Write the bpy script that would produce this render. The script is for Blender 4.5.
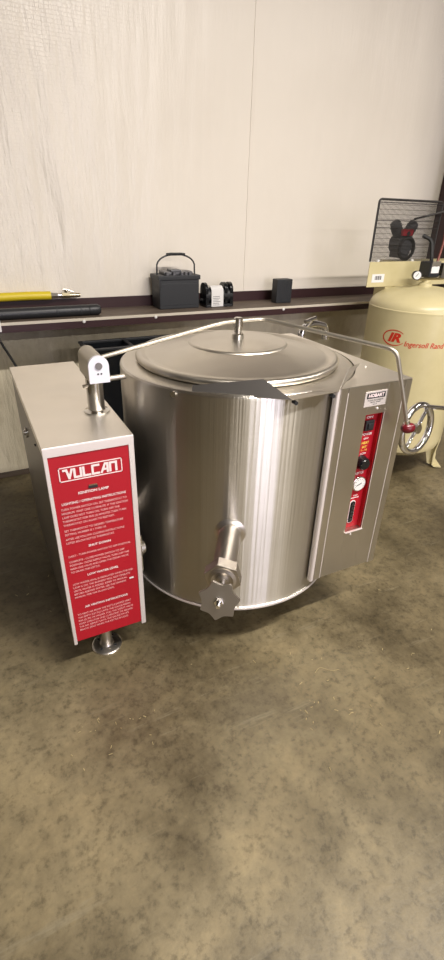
import bpy, bmesh, math, random
from mathutils import Vector, Matrix
random.seed(7)
PI = math.pi
SC = bpy.context.scene
for o in list(bpy.data.objects):
    bpy.data.objects.remove(o)

# ------------------------------------------------------------------ camera
cd = bpy.data.cameras.new('camera'); cam = bpy.data.objects.new('camera', cd)
SC.collection.objects.link(cam); SC.camera = cam
cd.sensor_fit = 'VERTICAL'; cd.sensor_height = 36.0; cd.lens = 36.0 * 481.7 / 960.0
cd.clip_start = 0.02
_r = Vector((0.89523, -0.44486, 0.02575)).normalized()
_b = Vector((-0.40089, -0.77881, 0.48244)).normalized()
_u = _b.cross(_r).normalized()
cam.matrix_world = Matrix(((_r.x, _u.x, _b.x, -0.81835), (_r.y, _u.y, _b.y, -1.50278),
                           (_r.z, _u.z, _b.z, 1.45), (0, 0, 0, 1)))

# ------------------------------------------------------------------ world, lights, exposure
W = bpy.data.worlds.new('world'); SC.world = W; W.use_nodes = True
W.node_tree.nodes['Background'].inputs[0].default_value = (0.85, 0.87, 0.95, 1)
W.node_tree.nodes['Background'].inputs[1].default_value = 0.25
SC.view_settings.view_transform = 'Standard'; SC.view_settings.look = 'None'
SC.view_settings.gamma = 1.0; SC.view_settings.use_curve_mapping = False
SC.view_settings.exposure = 0.25

def area(name, loc, rot, sx, sy, power, col):
    l = bpy.data.lights.new(name, 'AREA'); l.shape = 'RECTANGLE'; l.size = sx; l.size_y = sy
    l.energy = power; l.color = col
    o = bpy.data.objects.new(name, l); o.location = loc; o.rotation_euler = rot
    SC.collection.objects.link(o); return o
WARM = (1.0, 0.935, 0.85)
ADDED_LAMPS = [(-1.4, -6.2, 135), (2.3, -6.2, 135), (0.7, -1.75, 150), (3.3, -1.75, 50)]  # invented strip lamps, added to light the floor, wall and kettle
for i, (x, y, p) in enumerate(ADDED_LAMPS):
    area('added_strip_light', (x, y, 3.38), (0, 0, 0), 2.0, 0.10, p, WARM)
# invented daylight at an unseen front door opening, added for the kettle's bright band
area('added_door_light', (0.3, -8.6, 1.8), (PI / 2, 0, 0), 1.6, 3.4, 150, (0.88, 0.84, 1.0))

# ------------------------------------------------------------------ materials
def mat(name, col, rough=0.5, metal=0.0, **k):
    m = bpy.data.materials.new(name); m.use_nodes = True
    b = m.node_tree.nodes['Principled BSDF']
    b.inputs['Base Color'].default_value = (*col, 1); b.inputs['Roughness'].default_value = rough
    b.inputs['Metallic'].default_value = metal
    for q, v in k.items():
        b.inputs[q.replace('_', ' ')].default_value = v
    return m
def N(m, t, **k):
    n = m.node_tree.nodes.new(t)
    for q, v in k.items():
        setattr(n, q, v)
    return n
def L(m, a, b):
    m.node_tree.links.new(a, b)
def coords(m, scale=(1, 1, 1), rot=(0, 0, 0), src='Object'):
    tc = N(m, 'ShaderNodeTexCoord'); mp = N(m, 'ShaderNodeMapping')
    mp.inputs['Scale'].default_value = scale; mp.inputs['Rotation'].default_value = rot
    L(m, tc.outputs[src], mp.inputs[0]); return mp.outputs[0]
def noise(m, vec, scale, detail=4, rough=0.55):
    n = N(m, 'ShaderNodeTexNoise'); n.inputs['Scale'].default_value = scale
    n.inputs['Detail'].default_value = detail; n.inputs['Roughness'].default_value = rough
    L(m, vec, n.inputs['Vector']); return n.outputs['Fac']
def ramp(m, fac, stops):
    r = N(m, 'ShaderNodeValToRGB'); el = r.color_ramp.elements
    while len(el) < len(stops): el.new(0.5)
    for e, (p, c) in zip(el, stops):
        e.position = p; e.color = (*c, 1) if len(c) == 3 else c
    L(m, fac, r.inputs[0]); return r.outputs[0]
def mix(m, fac, a, b, mode='MIX'):
    n = N(m, 'ShaderNodeMix', data_type='RGBA', blend_type=mode)
    for s, v in ((0, fac), (6, a), (7, b)):
        if hasattr(v, 'is_output'): L(m, v, n.inputs[s])
        elif s == 0: n.inputs[0].default_value = v
        else: n.inputs[s].default_value = (*v, 1)
    return n.outputs[2]
def bump(m, h, strength, dist=0.01, prev=None):
    n = N(m, 'ShaderNodeBump'); n.inputs['Strength'].default_value = strength
    n.inputs['Distance'].default_value = dist; L(m, h, n.inputs['Height'])
    if prev: L(m, prev, n.inputs['Normal'])
    return n.outputs[0]
def P(m): return m.node_tree.nodes['Principled BSDF']
def maprange(m, v, a, b):
    n = N(m, 'ShaderNodeMapRange'); n.inputs[3].default_value = a; n.inputs[4].default_value = b
    L(m, v, n.inputs[0]); return n.outputs[0]

def steel(name, col=(0.60, 0.575, 0.53), rough=0.3, stretch=(1, 1, 60), aniso=0.0, radial=False, rot=0.0, bumpy=0.06):
    m = mat(name, col, rough, 1.0)
    v = coords(m, stretch); f = noise(m, v, 14, 5)
    L(m, maprange(m, f, rough - 0.07, rough + 0.09), P(m).inputs['Roughness'])
    c2 = noise(m, coords(m), 2.5, 3)
    L(m, ramp(m, c2, [(0.3, tuple(x * 0.92 for x in col)), (0.7, tuple(min(1, x * 1.05) for x in col))]), P(m).inputs['Base Color'])
    L(m, bump(m, f, bumpy, 0.002), P(m).inputs['Normal'])
    if aniso:
        P(m).inputs['Anisotropic'].default_value = aniso
        P(m).inputs['Anisotropic Rotation'].default_value = rot
        if radial:
            t = N(m, 'ShaderNodeTangent', direction_type='RADIAL', axis='Z')
            L(m, t.outputs[0], P(m).inputs['Tangent'])
    return m
M = {}
M['steel_body'] = steel('brushed_steel_shell', (0.66, 0.63, 0.58), rough=0.34, aniso=0.9, radial=True, rot=0.25)
def waviness(m, sc, dist):
    w = noise(m, coords(m, (sc, sc, 0.25)), 1.0, 3, 0.6)
    old = P(m).inputs['Normal'].links[0].from_socket
    L(m, bump(m, w, 0.8, dist, old), P(m).inputs['Normal'])
waviness(M['steel_body'], 22, 0.004)
M['steel_lid'] = steel('brushed_steel_lid', (0.66, 0.62, 0.55), 0.33, (1, 1, 1), 0.4, True)
M['steel_mid'] = mat('cast_satin_steel', (0.50, 0.46, 0.41), 0.40, 1.0)
M['steel_dull_and_shade'] = mat('dull_steel_and_wing_shade', (0.26, 0.245, 0.23), 0.42, 1.0)  # dull sheet steel; on the left spout wing it stands in for shade
M['steel_box'] = steel('brushed_steel_cabinet', (0.62, 0.585, 0.52), 0.34, (40, 1, 1))
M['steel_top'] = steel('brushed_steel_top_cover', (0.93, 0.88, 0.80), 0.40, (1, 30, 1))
M['steel_polish'] = mat('polished_steel', (0.68, 0.66, 0.62), 0.16, 1.0)
M['steel_satin'] = mat('satin_steel', (0.64, 0.60, 0.55), 0.32, 1.0)
M['steel_rod'] = mat('satin_steel_rod', (0.52, 0.485, 0.42), 0.48, 1.0)
M['chrome'] = mat('chrome', (0.8, 0.8, 0.82), 0.08, 1.0)
M['trim_bright'] = mat('bright_aluminium_trim', (0.86, 0.80, 0.78), 0.5, 0.6)
M['plastic_white'] = mat('white_plastic', (0.72, 0.72, 0.80), 0.4)
M['red_panel'] = mat('red_enamel', (0.40, 0.003, 0.014), 0.5)
M['red_dark'] = mat('red_recess_side', (0.45, 0.012, 0.018), 0.35)
M['red_knob'] = mat('dark_red_plastic', (0.13, 0.006, 0.012), 0.25)
M['ink_white'] = mat('white_print', (0.85, 0.72, 0.72), 0.5)
M['ink_pink'] = mat('white_small_print', (0.80, 0.42, 0.42), 0.5)
M['ink_yellow'] = mat('yellow_print', (0.85, 0.55, 0.10), 0.5)
M['ink_red'] = mat('red_print', (0.55, 0.03, 0.012), 0.45)
M['ink_black'] = mat('black_print', (0.03, 0.03, 0.035), 0.5)
M['paper'] = mat('white_paper_label', (0.74, 0.73, 0.72), 0.6)
M['black'] = mat('black_plastic', (0.018, 0.019, 0.022), 0.42)
M['black_gloss'] = mat('black_gloss_plastic', (0.008, 0.009, 0.011), 0.2)
M['charcoal'] = mat('charcoal_plastic', (0.022, 0.024, 0.028), 0.5)
M['pump_iron'] = mat('pump_grey_iron', (0.085, 0.088, 0.095), 0.5)
M['grey_plastic'] = mat('grey_battery_lid', (0.12, 0.12, 0.13), 0.45)
M['rubber'] = mat('black_rubber', (0.012, 0.012, 0.012), 0.6)
M['yellow'] = mat('yellow_hose_rubber', (0.72, 0.56, 0.02), 0.4)
M['brass'] = mat('brass', (0.42, 0.37, 0.25), 0.3, 1.0)
M['copper'] = mat('copper_pipe', (0.16, 0.045, 0.035), 0.4, 0.3)
M['wire'] = mat('dark_guard_wire', (0.025, 0.022, 0.02), 0.6, 0.0)
M['iron_oxide'] = mat('dark_red_oxide_paint', (0.035, 0.012, 0.014), 0.45)

def cream_mat():
    m = mat('cream_enamel', (0.70, 0.60, 0.34), 0.33)
    f = noise(m, coords(m), 6, 5)
    L(m, ramp(m, f, [(0.25, (0.52, 0.455, 0.25)), (0.7, (0.60, 0.53, 0.31))]), P(m).inputs['Base Color'])
    return m
M['cream'] = cream_mat()

def floor_mat():
    m = mat('worn_concrete', (0.2, 0.17, 0.11), 0.5)
    v = coords(m)
    n1 = noise(m, v, 1.1, 6, 0.62); n2 = noise(m, v, 4.5, 8, 0.7); n3 = noise(m, v, 45, 6, 0.7)
    c = ramp(m, n1, [(0.36, (0.064, 0.049, 0.024)), (0.50, (0.128, 0.102, 0.056)), (0.63, (0.205, 0.168, 0.0980))])
    c2 = ramp(m, n2, [(0.32, (0.48, 0.46, 0.42)), (0.5, (1, 1, 1)), (0.70, (1.45, 1.42, 1.36))])
    c = mix(m, 0.85, c, c2, 'MULTIPLY')
    c3 = ramp(m, n3, [(0.33, (0.5, 0.49, 0.46)), (0.48, (1, 1, 1)), (0.7, (1.2, 1.2, 1.18))])
    c = mix(m, 0.8, c, c3, 'MULTIPLY')
    # dark spots and pale scuffs
    vo = N(m, 'ShaderNodeTexVoronoi'); vo.inputs['Scale'].default_value = 5; L(m, v, vo.inputs['Vector'])
    sp = ramp(m, vo.outputs['Distance'], [(0.0, (.6, .6, .6)), (0.012, (.6, .6, .6)), (0.022, (0, 0, 0))])
    c = mix(m, sp, c, (0.06, 0.048, 0.03))
    sc = noise(m, coords(m, (0.8, 9, 1), (0, 0, 0.9)), 2.2, 6, 0.7)
    scf = ramp(m, sc, [(0.60, (0, 0, 0)), (0.74, (0.5, 0.5, 0.5))])
    c = mix(m, scf, c, (0.27, 0.24, 0.165))
    L(m, c, P(m).inputs['Base Color'])
    L(m, maprange(m, n2, 0.30, 0.62), P(m).inputs['Roughness'])
    L(m, bump(m, n3, 0.25, 0.003, bump(m, n2, 0.15, 0.006)), P(m).inputs['Normal'])
    return m
M['floor'] = floor_mat()

def wall_mat(name, c0, c1, wr, dirt=None):
    m = mat(name, c1, 0.33)
    v = coords(m, (1, 1, 1), (0, 0, 0))
    n1 = noise(m, v, 1.4, 4)
    c = ramp(m, n1, [(0.3, c0), (0.7, c1)])
    # diagonal drape wrinkles of the vinyl facing
    wv = noise(m, coords(m, (3.2, 1, 0.55), (0, -0.42, 0)), 3.0, 5, 0.55)
    fold = noise(m, coords(m, (1.2, 1, 0.25), (0, -0.5, 0)), 3.2, 2, 0.5)
    fine = N(m, 'ShaderNodeTexVoronoi', feature='DISTANCE_TO_EDGE'); fine.inputs['Scale'].default_value = 50; fine.inputs['Randomness'].default_value = 0.35
    L(m, coords(m, (1, 0.01, 1.35)), fine.inputs['Vector'])
    # the drape is slack towards the left and taut on the right
    sp = N(m, 'ShaderNodeSeparateXYZ'); L(m, coords(m), sp.inputs[0])
    mr = N(m, 'ShaderNodeMapRange'); mr.inputs[1].default_value = XMID - .9; mr.inputs[2].default_value = XMID + .5
    mr.inputs[3].default_value = 1.0; mr.inputs[4].default_value = 0.10; L(m, sp.outputs[0], mr.inputs[0])
    if dirt:
        n2 = noise(m, coords(m, (1.6, 1, 1), (0, 0.5, 0)), 7, 7, 0.7)
        c = mix(m, ramp(m, n2, [(0.48, (0, 0, 0)), (0.72, (0.8, 0.8, 0.8))]), c, dirt)
    L(m, c, P(m).inputs['Base Color'])
    mu = N(m, 'ShaderNodeMath', operation='MULTIPLY'); L(m, wv, mu.inputs[0]); L(m, mr.outputs[0], mu.inputs[1])
    mg = N(m, 'ShaderNodeMath', operation='MULTIPLY'); L(m, fold, mg.inputs[0]); L(m, mr.outputs[0], mg.inputs[1])
    b = bump(m, mg.outputs[0], wr, 0.10); b = bump(m, mu.outputs[0], wr, 0.038, b)
    mf = N(m, 'ShaderNodeMath', operation='MULTIPLY'); L(m, ramp(m, fine.outputs['Distance'], [(0.0, (0, 0, 0)), (0.10, (1, 1, 1))]), mf.inputs[0]); L(m, mr.outputs[0], mf.inputs[1])
    b = bump(m, mf.outputs[0], wr * 0.4, 0.002, b)
    L(m, b, P(m).inputs['Normal'])
    return m
XMID = -0.5
M['wall'] = wall_mat('vinyl_wall_facing', (0.78, 0.72, 0.63), (0.84, 0.78, 0.69), 1.0)
M['wall_low'] = wall_mat('dusty_lower_wall_facing', (0.64, 0.575, 0.44), (0.74, 0.67, 0.52), 1.0, (0.52, 0.45, 0.33))
M['wall_plain'] = mat('painted_wall', (0.22, 0.20, 0.17), 0.7)
M['wall_dark'] = mat('kettle_darkening_wall', (0.07, 0.065, 0.055), 0.7)  # unseen left wall, made dark to darken the kettle's left side
M['ceiling'] = mat('ceiling_facing', (0.42, 0.39, 0.33), 0.7)
def ledge_mat():
    m = mat('dusty_steel_ledge', (0.16, 0.12, 0.09), 0.6)
    f = noise(m, coords(m, (0.6, 6, 6)), 5, 6, 0.65)
    L(m, ramp(m, f, [(0.3, (0.06, 0.042, 0.034)), (0.7, (0.17, 0.13, 0.095))]), P(m).inputs['Base Color'])
    return m
M['ledge'] = ledge_mat()
M['ledge_edge'] = mat('pale_ledge_edge', (0.60, 0.55, 0.46), 0.5)
M['debris'] = mat('straw_debris', (0.36, 0.29, 0.15), 0.8)

# ------------------------------------------------------------------ mesh helpers
def box(bm, x0, x1, y0, y1, z0, z1, bev=0.0, mi=0):
    t = bmesh.new()
    bmesh.ops.create_cube(t, size=1)
    for v in t.verts:
        v.co = Vector(((x0 + x1) / 2 + v.co.x * (x1 - x0), (y0 + y1) / 2 + v.co.y * (y1 - y0), (z0 + z1) / 2 + v.co.z * (z1 - z0)))
    if bev:
        bmesh.ops.bevel(t, geom=t.edges[:], offset=bev, segments=2, profile=0.5, affect='EDGES')
    merge(bm, t)
def merge(bm, t):
    me = bpy.data.meshes.new('tmp'); t.to_mesh(me); t.free(); bm.from_mesh(me); bpy.data.meshes.remove(me)
def frame_for(d):
    d = d.normalized(); a = Vector((0, 0, 1)) if abs(d.z) < 0.9 else Vector((1, 0, 0))
    x = d.cross(a).normalized(); return x, d.cross(x).normalized()
def tube(bm, pts, r, seg=14, closed=False, caps=True, taper=None):
    pts = [Vector(p) for p in pts]; n = len(pts); rings = []
    prevx = None
    for i, p in enumerate(pts):
        if closed: d = (pts[(i + 1) % n] - pts[i - 1])
        else: d = pts[min(i + 1, n - 1)] - pts[max(i - 1, 0)]
        d.normalize()
        if prevx is None: x, _ = frame_for(d)
        else: x = (prevx - d * prevx.dot(d)).normalized()
        y = d.cross(x); prevx = x
        rr = taper[i] if taper else r
        rings.append([bm.verts.new(p + (x * math.cos(2 * PI * k / seg) + y * math.sin(2 * PI * k / seg)) * rr) for k in range(seg)])
    m = n if closed else n - 1
    for i in range(m):
        a, b = rings[i], rings[(i + 1) % n]
        off = 0
        if closed and i == n - 1:
            off = min(range(seg), key=lambda s: sum((a[k].co - b[(k + s) % seg].co).length for k in range(seg)))
        for k in range(seg):
            bm.faces.new((a[k], a[(k + 1) % seg], b[(k + 1 + off) % seg], b[(k + off) % seg]))
    if caps and not closed:
        bm.faces.new(rings[0][::-1]); bm.faces.new(rings[-1])
def cyl(bm, p0, p1, r, r1=None, seg=24):
    p0, p1 = Vector(p0), Vector(p1)
    tube(bm, [p0, p1], r, seg, taper=[r, r if r1 is None else r1])
def smooth_path(pts, rad=0.03, n=6):
    pts = [Vector(p) for p in pts]; out = [pts[0]]
    for i in range(1, len(pts) - 1):
        a, b, c = pts[i - 1], pts[i], pts[i + 1]
        d0 = (a - b); d1 = (c - b); q = min(rad, d0.length * 0.45, d1.length * 0.45)
        s, e = b + d0.normalized() * q, b + d1.normalized() * q
        for k in range(n + 1):
            t = k / n; out.append(s * (1 - t) ** 2 + b * 2 * t * (1 - t) + e * t * t)
    out.append(pts[-1]); return out
def lathe(bm, prof, c=(0, 0, 0), axis=(0, 0, 1), seg=96, a0=0, a1=2 * PI):
    c = Vector(c); ax = Vector(axis).normalized(); x, y = frame_for(ax)
    full = abs(a1 - a0 - 2 * PI) < 1e-6; ns = seg if full else seg + 1
    rows = []
    for r, h in prof:
        if r < 1e-6: rows.append([bm.verts.new(c + ax * h)])
        else: rows.append([bm.verts.new(c + ax * h + (x * math.cos(a0 + (a1 - a0) * k / seg) + y * math.sin(a0 + (a1 - a0) * k / seg)) * r) for k in range(ns)])
    for a, b in zip(rows, rows[1:]):
        for k in range(seg):
            k2 = (k + 1) % ns
            if len(a) == 1 and len(b) == 1: continue
            if len(a) == 1: bm.faces.new((a[0], b[k2], b[k]))
            elif len(b) == 1: bm.faces.new((a[k], a[k2], b[0]))
            else: bm.faces.new((a[k], a[k2], b[k2], b[k]))
def prism(bm, pts, vec):
    vec = Vector(vec)
    a = [bm.verts.new(p) for p in pts]; b = [bm.verts.new(Vector(p) + vec) for p in pts]
    bm.faces.new(a[::-1]); bm.faces.new(b)
    for i in range(len(a)):
        j = (i + 1) % len(a); bm.faces.new((a[i], a[j], b[j], b[i]))
def ringt(bm, c, ax, R, r, seg=48, s2=12):
    ax = Vector(ax).normalized(); x, y = frame_for(ax); c = Vector(c)
    tube(bm, [c + (x * math.cos(2 * PI * k / seg) + y * math.sin(2 * PI * k / seg)) * R for k in range(seg)], r, s2, closed=True)
def letters(bm, body, pos, size, right=(1, 0, 0), up=(0, 0, 1), bold=0.0, shear=0.0, align='CENTER', sx=1.0, ls=1.0, depth=0.0006, cs=1.0):
    cu = bpy.data.curves.new('txt', 'FONT'); cu.body = body; cu.size = 1; cu.offset = bold; cu.shear = shear
    cu.align_x = align; cu.align_y = 'CENTER'; cu.space_line = ls; cu.resolution_u = 3; cu.space_character = cs
    cu.extrude = 0.0
    o = bpy.data.objects.new('txt', cu); SC.collection.objects.link(o)
    dg = bpy.context.evaluated_depsgraph_get(); me = bpy.data.meshes.new_from_object(o.evaluated_get(dg))
    bpy.data.objects.remove(o); bpy.data.curves.remove(cu)
    R, U = Vector(right), Vector(up); Nn = R.cross(U)
    t = bmesh.new(); t.from_mesh(me); bpy.data.meshes.remove(me)
    for v in t.verts:
        v.co = Vector(pos) + R * v.co.x * size * sx + U * v.co.y * size + Nn * depth
    merge(bm, t)
def obj(name, bm, m, parent=None, ang=35, label=None, keep=False):
    if not keep: bmesh.ops.recalc_face_normals(bm, faces=bm.faces[:])
    me = bpy.data.meshes.new(name)
    off = Vector((0, 0, 0))
    p = parent
    while p is not None:
        off += p.location; p = p.parent
    if parent is None:
        zs = [v.co for v in bm.verts]
        off = Vector(((min(v.x for v in zs) + max(v.x for v in zs)) / 2, (min(v.y for v in zs) + max(v.y for v in zs)) / 2, min(v.z for v in zs)))
    for v in bm.verts: v.co -= off
    bm.to_mesh(me); bm.free()
    for pl in me.polygons: pl.use_smooth = True
    me.set_sharp_from_angle(angle=math.radians(ang))
    for x in (m if isinstance(m, (list, tuple)) else [m]): me.materials.append(M[x])
    o = bpy.data.objects.new(name, me); SC.collection.objects.link(o)
    wn_ = o.modifiers.new('weighted_normals', 'WEIGHTED_NORMAL'); wn_.keep_sharp = True
    if parent is None: o.location = off
    else: o.parent = parent
    if label: o['label'] = label
    return o
def B(): return bmesh.new()
def thing(name, label, cat, loc, group=None):
    o = bpy.data.objects.new(name, None); o.empty_display_size = 0.05; SC.collection.objects.link(o)
    o.location = loc; o['label'] = label; o['category'] = cat
    if group: o['group'] = group
    return o
def tag(o, label, cat, group=None, kind=None):
    o['label'] = label; o['category'] = cat
    if group: o['group'] = group
    if kind: o['kind'] = kind
    return o
def struct(name, bm, m):
    o = obj(name, bm, m); o['kind'] = 'structure'; return o

# ------------------------------------------------------------------ the building
YW = 1.413
XL, XR, YF, ZC = -5.0, 6.0, -9.0, 4.4
b = B(); box(b, XL, XR, YF, YW + 0.15, -0.12, 0.0); struct('floor', b, 'floor')
b = B(); box(b, XL, XR, YW, YW + 0.12, 0.94, ZC); struct('wall_back', b, 'wall')
b = B(); box(b, XL, XR, YW, YW + 0.12, 0.03, 0.94); struct('wall_back', b, 'wall_low')
b = B(); box(b, XL - 0.12, XL, YF, YW + 0.12, 0, ZC); struct('wall_left', b, 'wall_dark')
b = B(); box(b, XR, XR + 0.12, YF, YW + 0.12, 0, ZC); struct('wall_right', b, 'wall_plain')
b = B()
box(b, XL, -1.5, YF - 0.12, YF, 0, ZC); box(b, 2.1, XR, YF - 0.12, YF, 0, ZC); box(b, -1.5, 2.1, YF - 0.12, YF, 3.6, ZC)
struct('wall_front', b, 'wall_plain')
b = B(); box(b, XL, XR, YF, YW + 0.12, ZC, ZC + 0.1); struct('ceiling', b, 'ceiling')
b = B(); box(b, XL, XR, YW - 0.012, YW + 0.02, 0.0, 0.032, 0.003); struct('baseboard_back', b, 'ledge')
# vertical lap seam of the facing
b = B(); box(b, 0.795, 0.82, YW - 0.004, YW + 0.01, 1.02, ZC, 0.0015); struct('trim_1', b, 'wall')
# the wall girt: back lip, ledge, pale edge and front flange
b = B(); box(b, XL, 2.25, YW - 0.012, YW + 0.001, 0.955, 1.019); struct('trim_2', b, 'iron_oxide')
b = B(); box(b, XL, 2.25, 1.118, YW, 0.952, 0.962); struct('trim_3', b, 'ledge')
b = B(); box(b, XL, 2.25, 1.112, 1.1185, 0.951, 0.9645, 0.001); struct('trim_4', b, 'ledge_edge')
b = B(); box(b, XL, 2.25, 1.112, 1.1185, 0.917, 0.951); box(b, XL, 2.25, 1.118, 1.14, 0.917, 0.923)
struct('trim_5', b, 'iron_oxide')

# rigid frame steel column at the right
t = thing('steel_column', 'dark red oxide steel frame column against the wall behind the air compressor', 'column', (2.36, 1.2, 0))
b = B()
prism(b, [(2.24, 1.06, 0), (2.50, 1.06, 0), (2.50, 1.06, ZC - 0.01), (2.24, 1.06, ZC - 0.01)], (0, 0.012, 0))
obj('flange', b, 'iron_oxide', t)
b = B(); box(b, 2.365, 2.375, 1.072, YW - 0.013, 0, ZC - 0.01); obj('web', b, 'iron_oxide', t)

# ------------------------------------------------------------------ the steam kettle
K = thing('steam_kettle', 'large stainless steel tilting steam kettle between two consoles, standing on the concrete floor', 'kettle', (0, 0, 0))
R = 0.41; ZR = 1.004; ZB = 0.204
b = B()
lathe(b, [(0.0, 0.165), (0.25, 0.172), (0.385, 0.196), (0.402, 0.204)])
obj('kettle_bottom', b, 'steel_satin', K)
b = B()
lathe(b, [(0.402, ZB), (0.4135, ZB), (0.4135, ZB + 0.007), (0.410, ZB + 0.009), (0.410, ZR - 0.014), (0.4085, ZR - 0.006), (0.403, ZR - 0.001), (0.396, ZR)], seg=160)
obj('kettle_body', b, 'steel_body', K, 30)
b = B(); lathe(b, [(0.4155, ZB - 0.002), (0.4165, ZB + 0.002), (0.4155, ZB + 0.006), (0.4136, ZB + 0.006), (0.4136, ZB - 0.002), (0.4155, ZB - 0.002)], seg=160)
obj('bottom_band', b, 'trim_bright', K)
b = B(); lathe(b, [(0.396, ZR), (0.372, ZR + 0.001), (0.350, ZR + 0.004), (0.33, ZR + 0.004), (0.33, ZR - 0.03)], seg=128)
obj('rim', b, 'steel_lid', K)
# lid
b = B()
lathe(b, [(0.343, 1.009), (0.350, 1.010), (0.3545, 1.016), (0.3545, 1.023), (0.350, 1.029), (0.341, 1.032), (0.331, 1.030), (0.324, 1.025), (0.316, 1.024),
          (0.306, 1.027), (0.24, 1.045), (0.174, 1.060)], seg=128)
lid = obj('lid', b, 'steel_lid', K, 40)
b = B(); lathe(b, [(0.174, 1.060), (0.171, 1.0645), (0.166, 1.0665), (0.160, 1.066), (0.08, 1.071), (0.0, 1.074)], seg=96)
obj('lid_disc', b, 'steel_lid', lid, 40)
b = B()
lathe(b, [(0.0, 1.072), (0.021, 1.072), (0.021, 1.088), (0.018, 1.092), (0.0125, 1.094), (0.0125, 1.112), (0.016, 1.114), (0.016, 1.140), (0.012, 1.144), (0, 1.145)], seg=24)
obj('lid_stud', b, 'steel_polish', lid)
# lid lift arm
KP = Vector((.392, -.470, .854))
arm_pts = [(-0.505, 0.0, 1.047), (-0.11, 0.0, 1.121), (-0.05, 0.0, 1.1305), (0.10, 0.0, 1.133), (0.305, -0.44, 1.108), KP + Vector((-.007, .002, .018))]
b = B(); tube(b, smooth_path(arm_pts, 0.03), 0.0068, 14)
arm = obj('lid_arm', b, 'steel_rod', K)
b = B(); cyl(b, KP + Vector((-.009, .003, .026)), KP, 0.008, 0.010, 20); obj('handle_sleeve', b, 'steel_polish', arm)
b = B()
kd = Vector((0.94, -0.33, 0.05)).normalized()
lathe(b, [(r_ * .66, h_ * .66) for r_, h_ in [(0, -0.034), (0.014, -0.032), (0.022, -0.024), (0.027, -0.008), (0.0275, 0.006), (0.024, 0.022), (0.015, 0.031), (0, 0.034)]], KP, kd, 28)
obj('handle_knob', b, 'red_knob', arm, label='dark red ball knob on the end of the lid arm')
# second rod behind the bracket
b = B(); cyl(b, (-0.50, 0.0, 0.981), (-0.40, 0.0, 0.984), 0.0085); obj('stop_rod', b, 'steel_rod', K)
# arm pivot post
b = B()
lathe(b, [(0.041, 0.881), (0.041, 0.885), (0.030, 0.888), (0.0265, 0.890), (0.0265, 0.995)], (-0.511, -0.005, 0), seg=32)
post = obj('pivot_post', b, 'steel_polish', K)
b = B()
def arch(y0, y1, s=1.0, cx=-0.506, zc=1.044, zb=0.993):
    hw = 0.0285 * s
    pts = [(cx - hw, y0, zb)] + [(cx - hw * math.cos(PI * k / 14), y0, zc + hw * math.sin(PI * k / 14)) for k in range(15)] + [(cx + hw, y0, zb)]
    return pts, (0, y1 - y0, 0)
p_, v_ = arch(-0.060, 0.085); prism(b, p_, v_)
obj('pivot_housing', b, 'steel_rod', post, 30)
b = B(); p_, v_ = arch(-0.071, -0.060, 1.08); prism(b, p_, v_)
cap = obj('end_cap', b, 'plastic_white', post, 30, 'white plastic end cap')
b = B(); cyl(b, (-0.506, -0.0745, 1.045), (-0.506, -0.07, 1.045), 0.0105, seg=24); obj('cap_bolt', b, 'steel_dull_and_shade', post)
for dx in (-0.004, 0.006):
    b = B(); cyl(b, (-0.506 + dx, -0.0722, 1.021), (-0.506 + dx, -0.0705, 1.021), 0.0028, seg=10); obj('rivet_hole', b, 'black', post)
b = B(); cyl(b, (-0.548, -0.02, 0.972), (-0.535, -0.015, 0.972), 0.006, seg=12); obj('set_screw', b, 'steel_satin', post)

# pouring spout
A_ = Vector((-0.294, -0.278, 1.003)); A0 = Vector((-0.284, -0.262, 1.017))
B_ = Vector((-0.057, -0.440, 1.000)); C_ = Vector((0.112, -0.432, 1.001)); D0 = Vector((0.292, -0.305, 1.035)); D_ = Vector((0.262, -0.300, 1.006))
E_ = Vector((-0.122, -0.385, 1.052)); F_ = Vector((0.180, -0.383, 1.052))
def sheet(bm, polys, th=0.0015):
    vs = {}
    def V(p):
        k = tuple(round(c, 5) for c in p)
        if k not in vs: vs[k] = bm.verts.new(p)
        return vs[k]
    for q in polys: bm.faces.new([V(p) for p in q])
    bmesh.ops.recalc_face_normals(bm, faces=bm.faces[:])
    bmesh.ops.solidify(bm, geom=bm.faces[:], thickness=th)
G_ = Vector((-0.20, -0.28, 1.008)); H_ = Vector((0.20, -0.285, 1.008))
def arcpts(a0, a1, r, z, n): return [Vector((r * math.cos(a0 + (a1 - a0) * k / n), r * math.sin(a0 + (a1 - a0) * k / n), z)) for k in range(n + 1)]
inner = arcpts(math.radians(222), math.radians(318), 0.362, 1.0065, 14)
b = B(); sheet(b, [[A_] + [B_, C_, D_] + inner[::-1]])
sp = obj('pouring_spout', b, 'steel_lid', K, 30)
b = B(); sheet(b, [[A0, A_ + Vector((0, 0, -0.002)), B_, E_]]); obj('spout_wing', b, 'steel_dull_and_shade', sp, 20)  # dark reflection on the left wing is put into its steel colour
b = B(); sheet(b, [[D0, D_, C_, F_]]); obj('spout_wing', b, 'steel_satin', sp, 20)
for x, y in ((-0.045, -0.4405), (0.092, -0.4335)):
    b = B(); cyl(b, (x, y + 0.012, 0.99), (x, y - 0.004, 0.99), 0.006, seg=10); obj('spout_bolt', b, 'black', sp)
for a in (215.8,):
    x, y = math.cos(math.radians(a)), math.sin(math.radians(a))
    b = B(); cyl(b, (x * .406, y * .406, 0.990), (x * .417, y * .417, 0.990), 0.0095, seg=12)
    cyl(b, (x * .416, y * .416, 0.990), (x * .4175, y * .4175, 0.990), 0.005, seg=10); obj('rim_stud', b, 'steel_polish', K)

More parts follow.
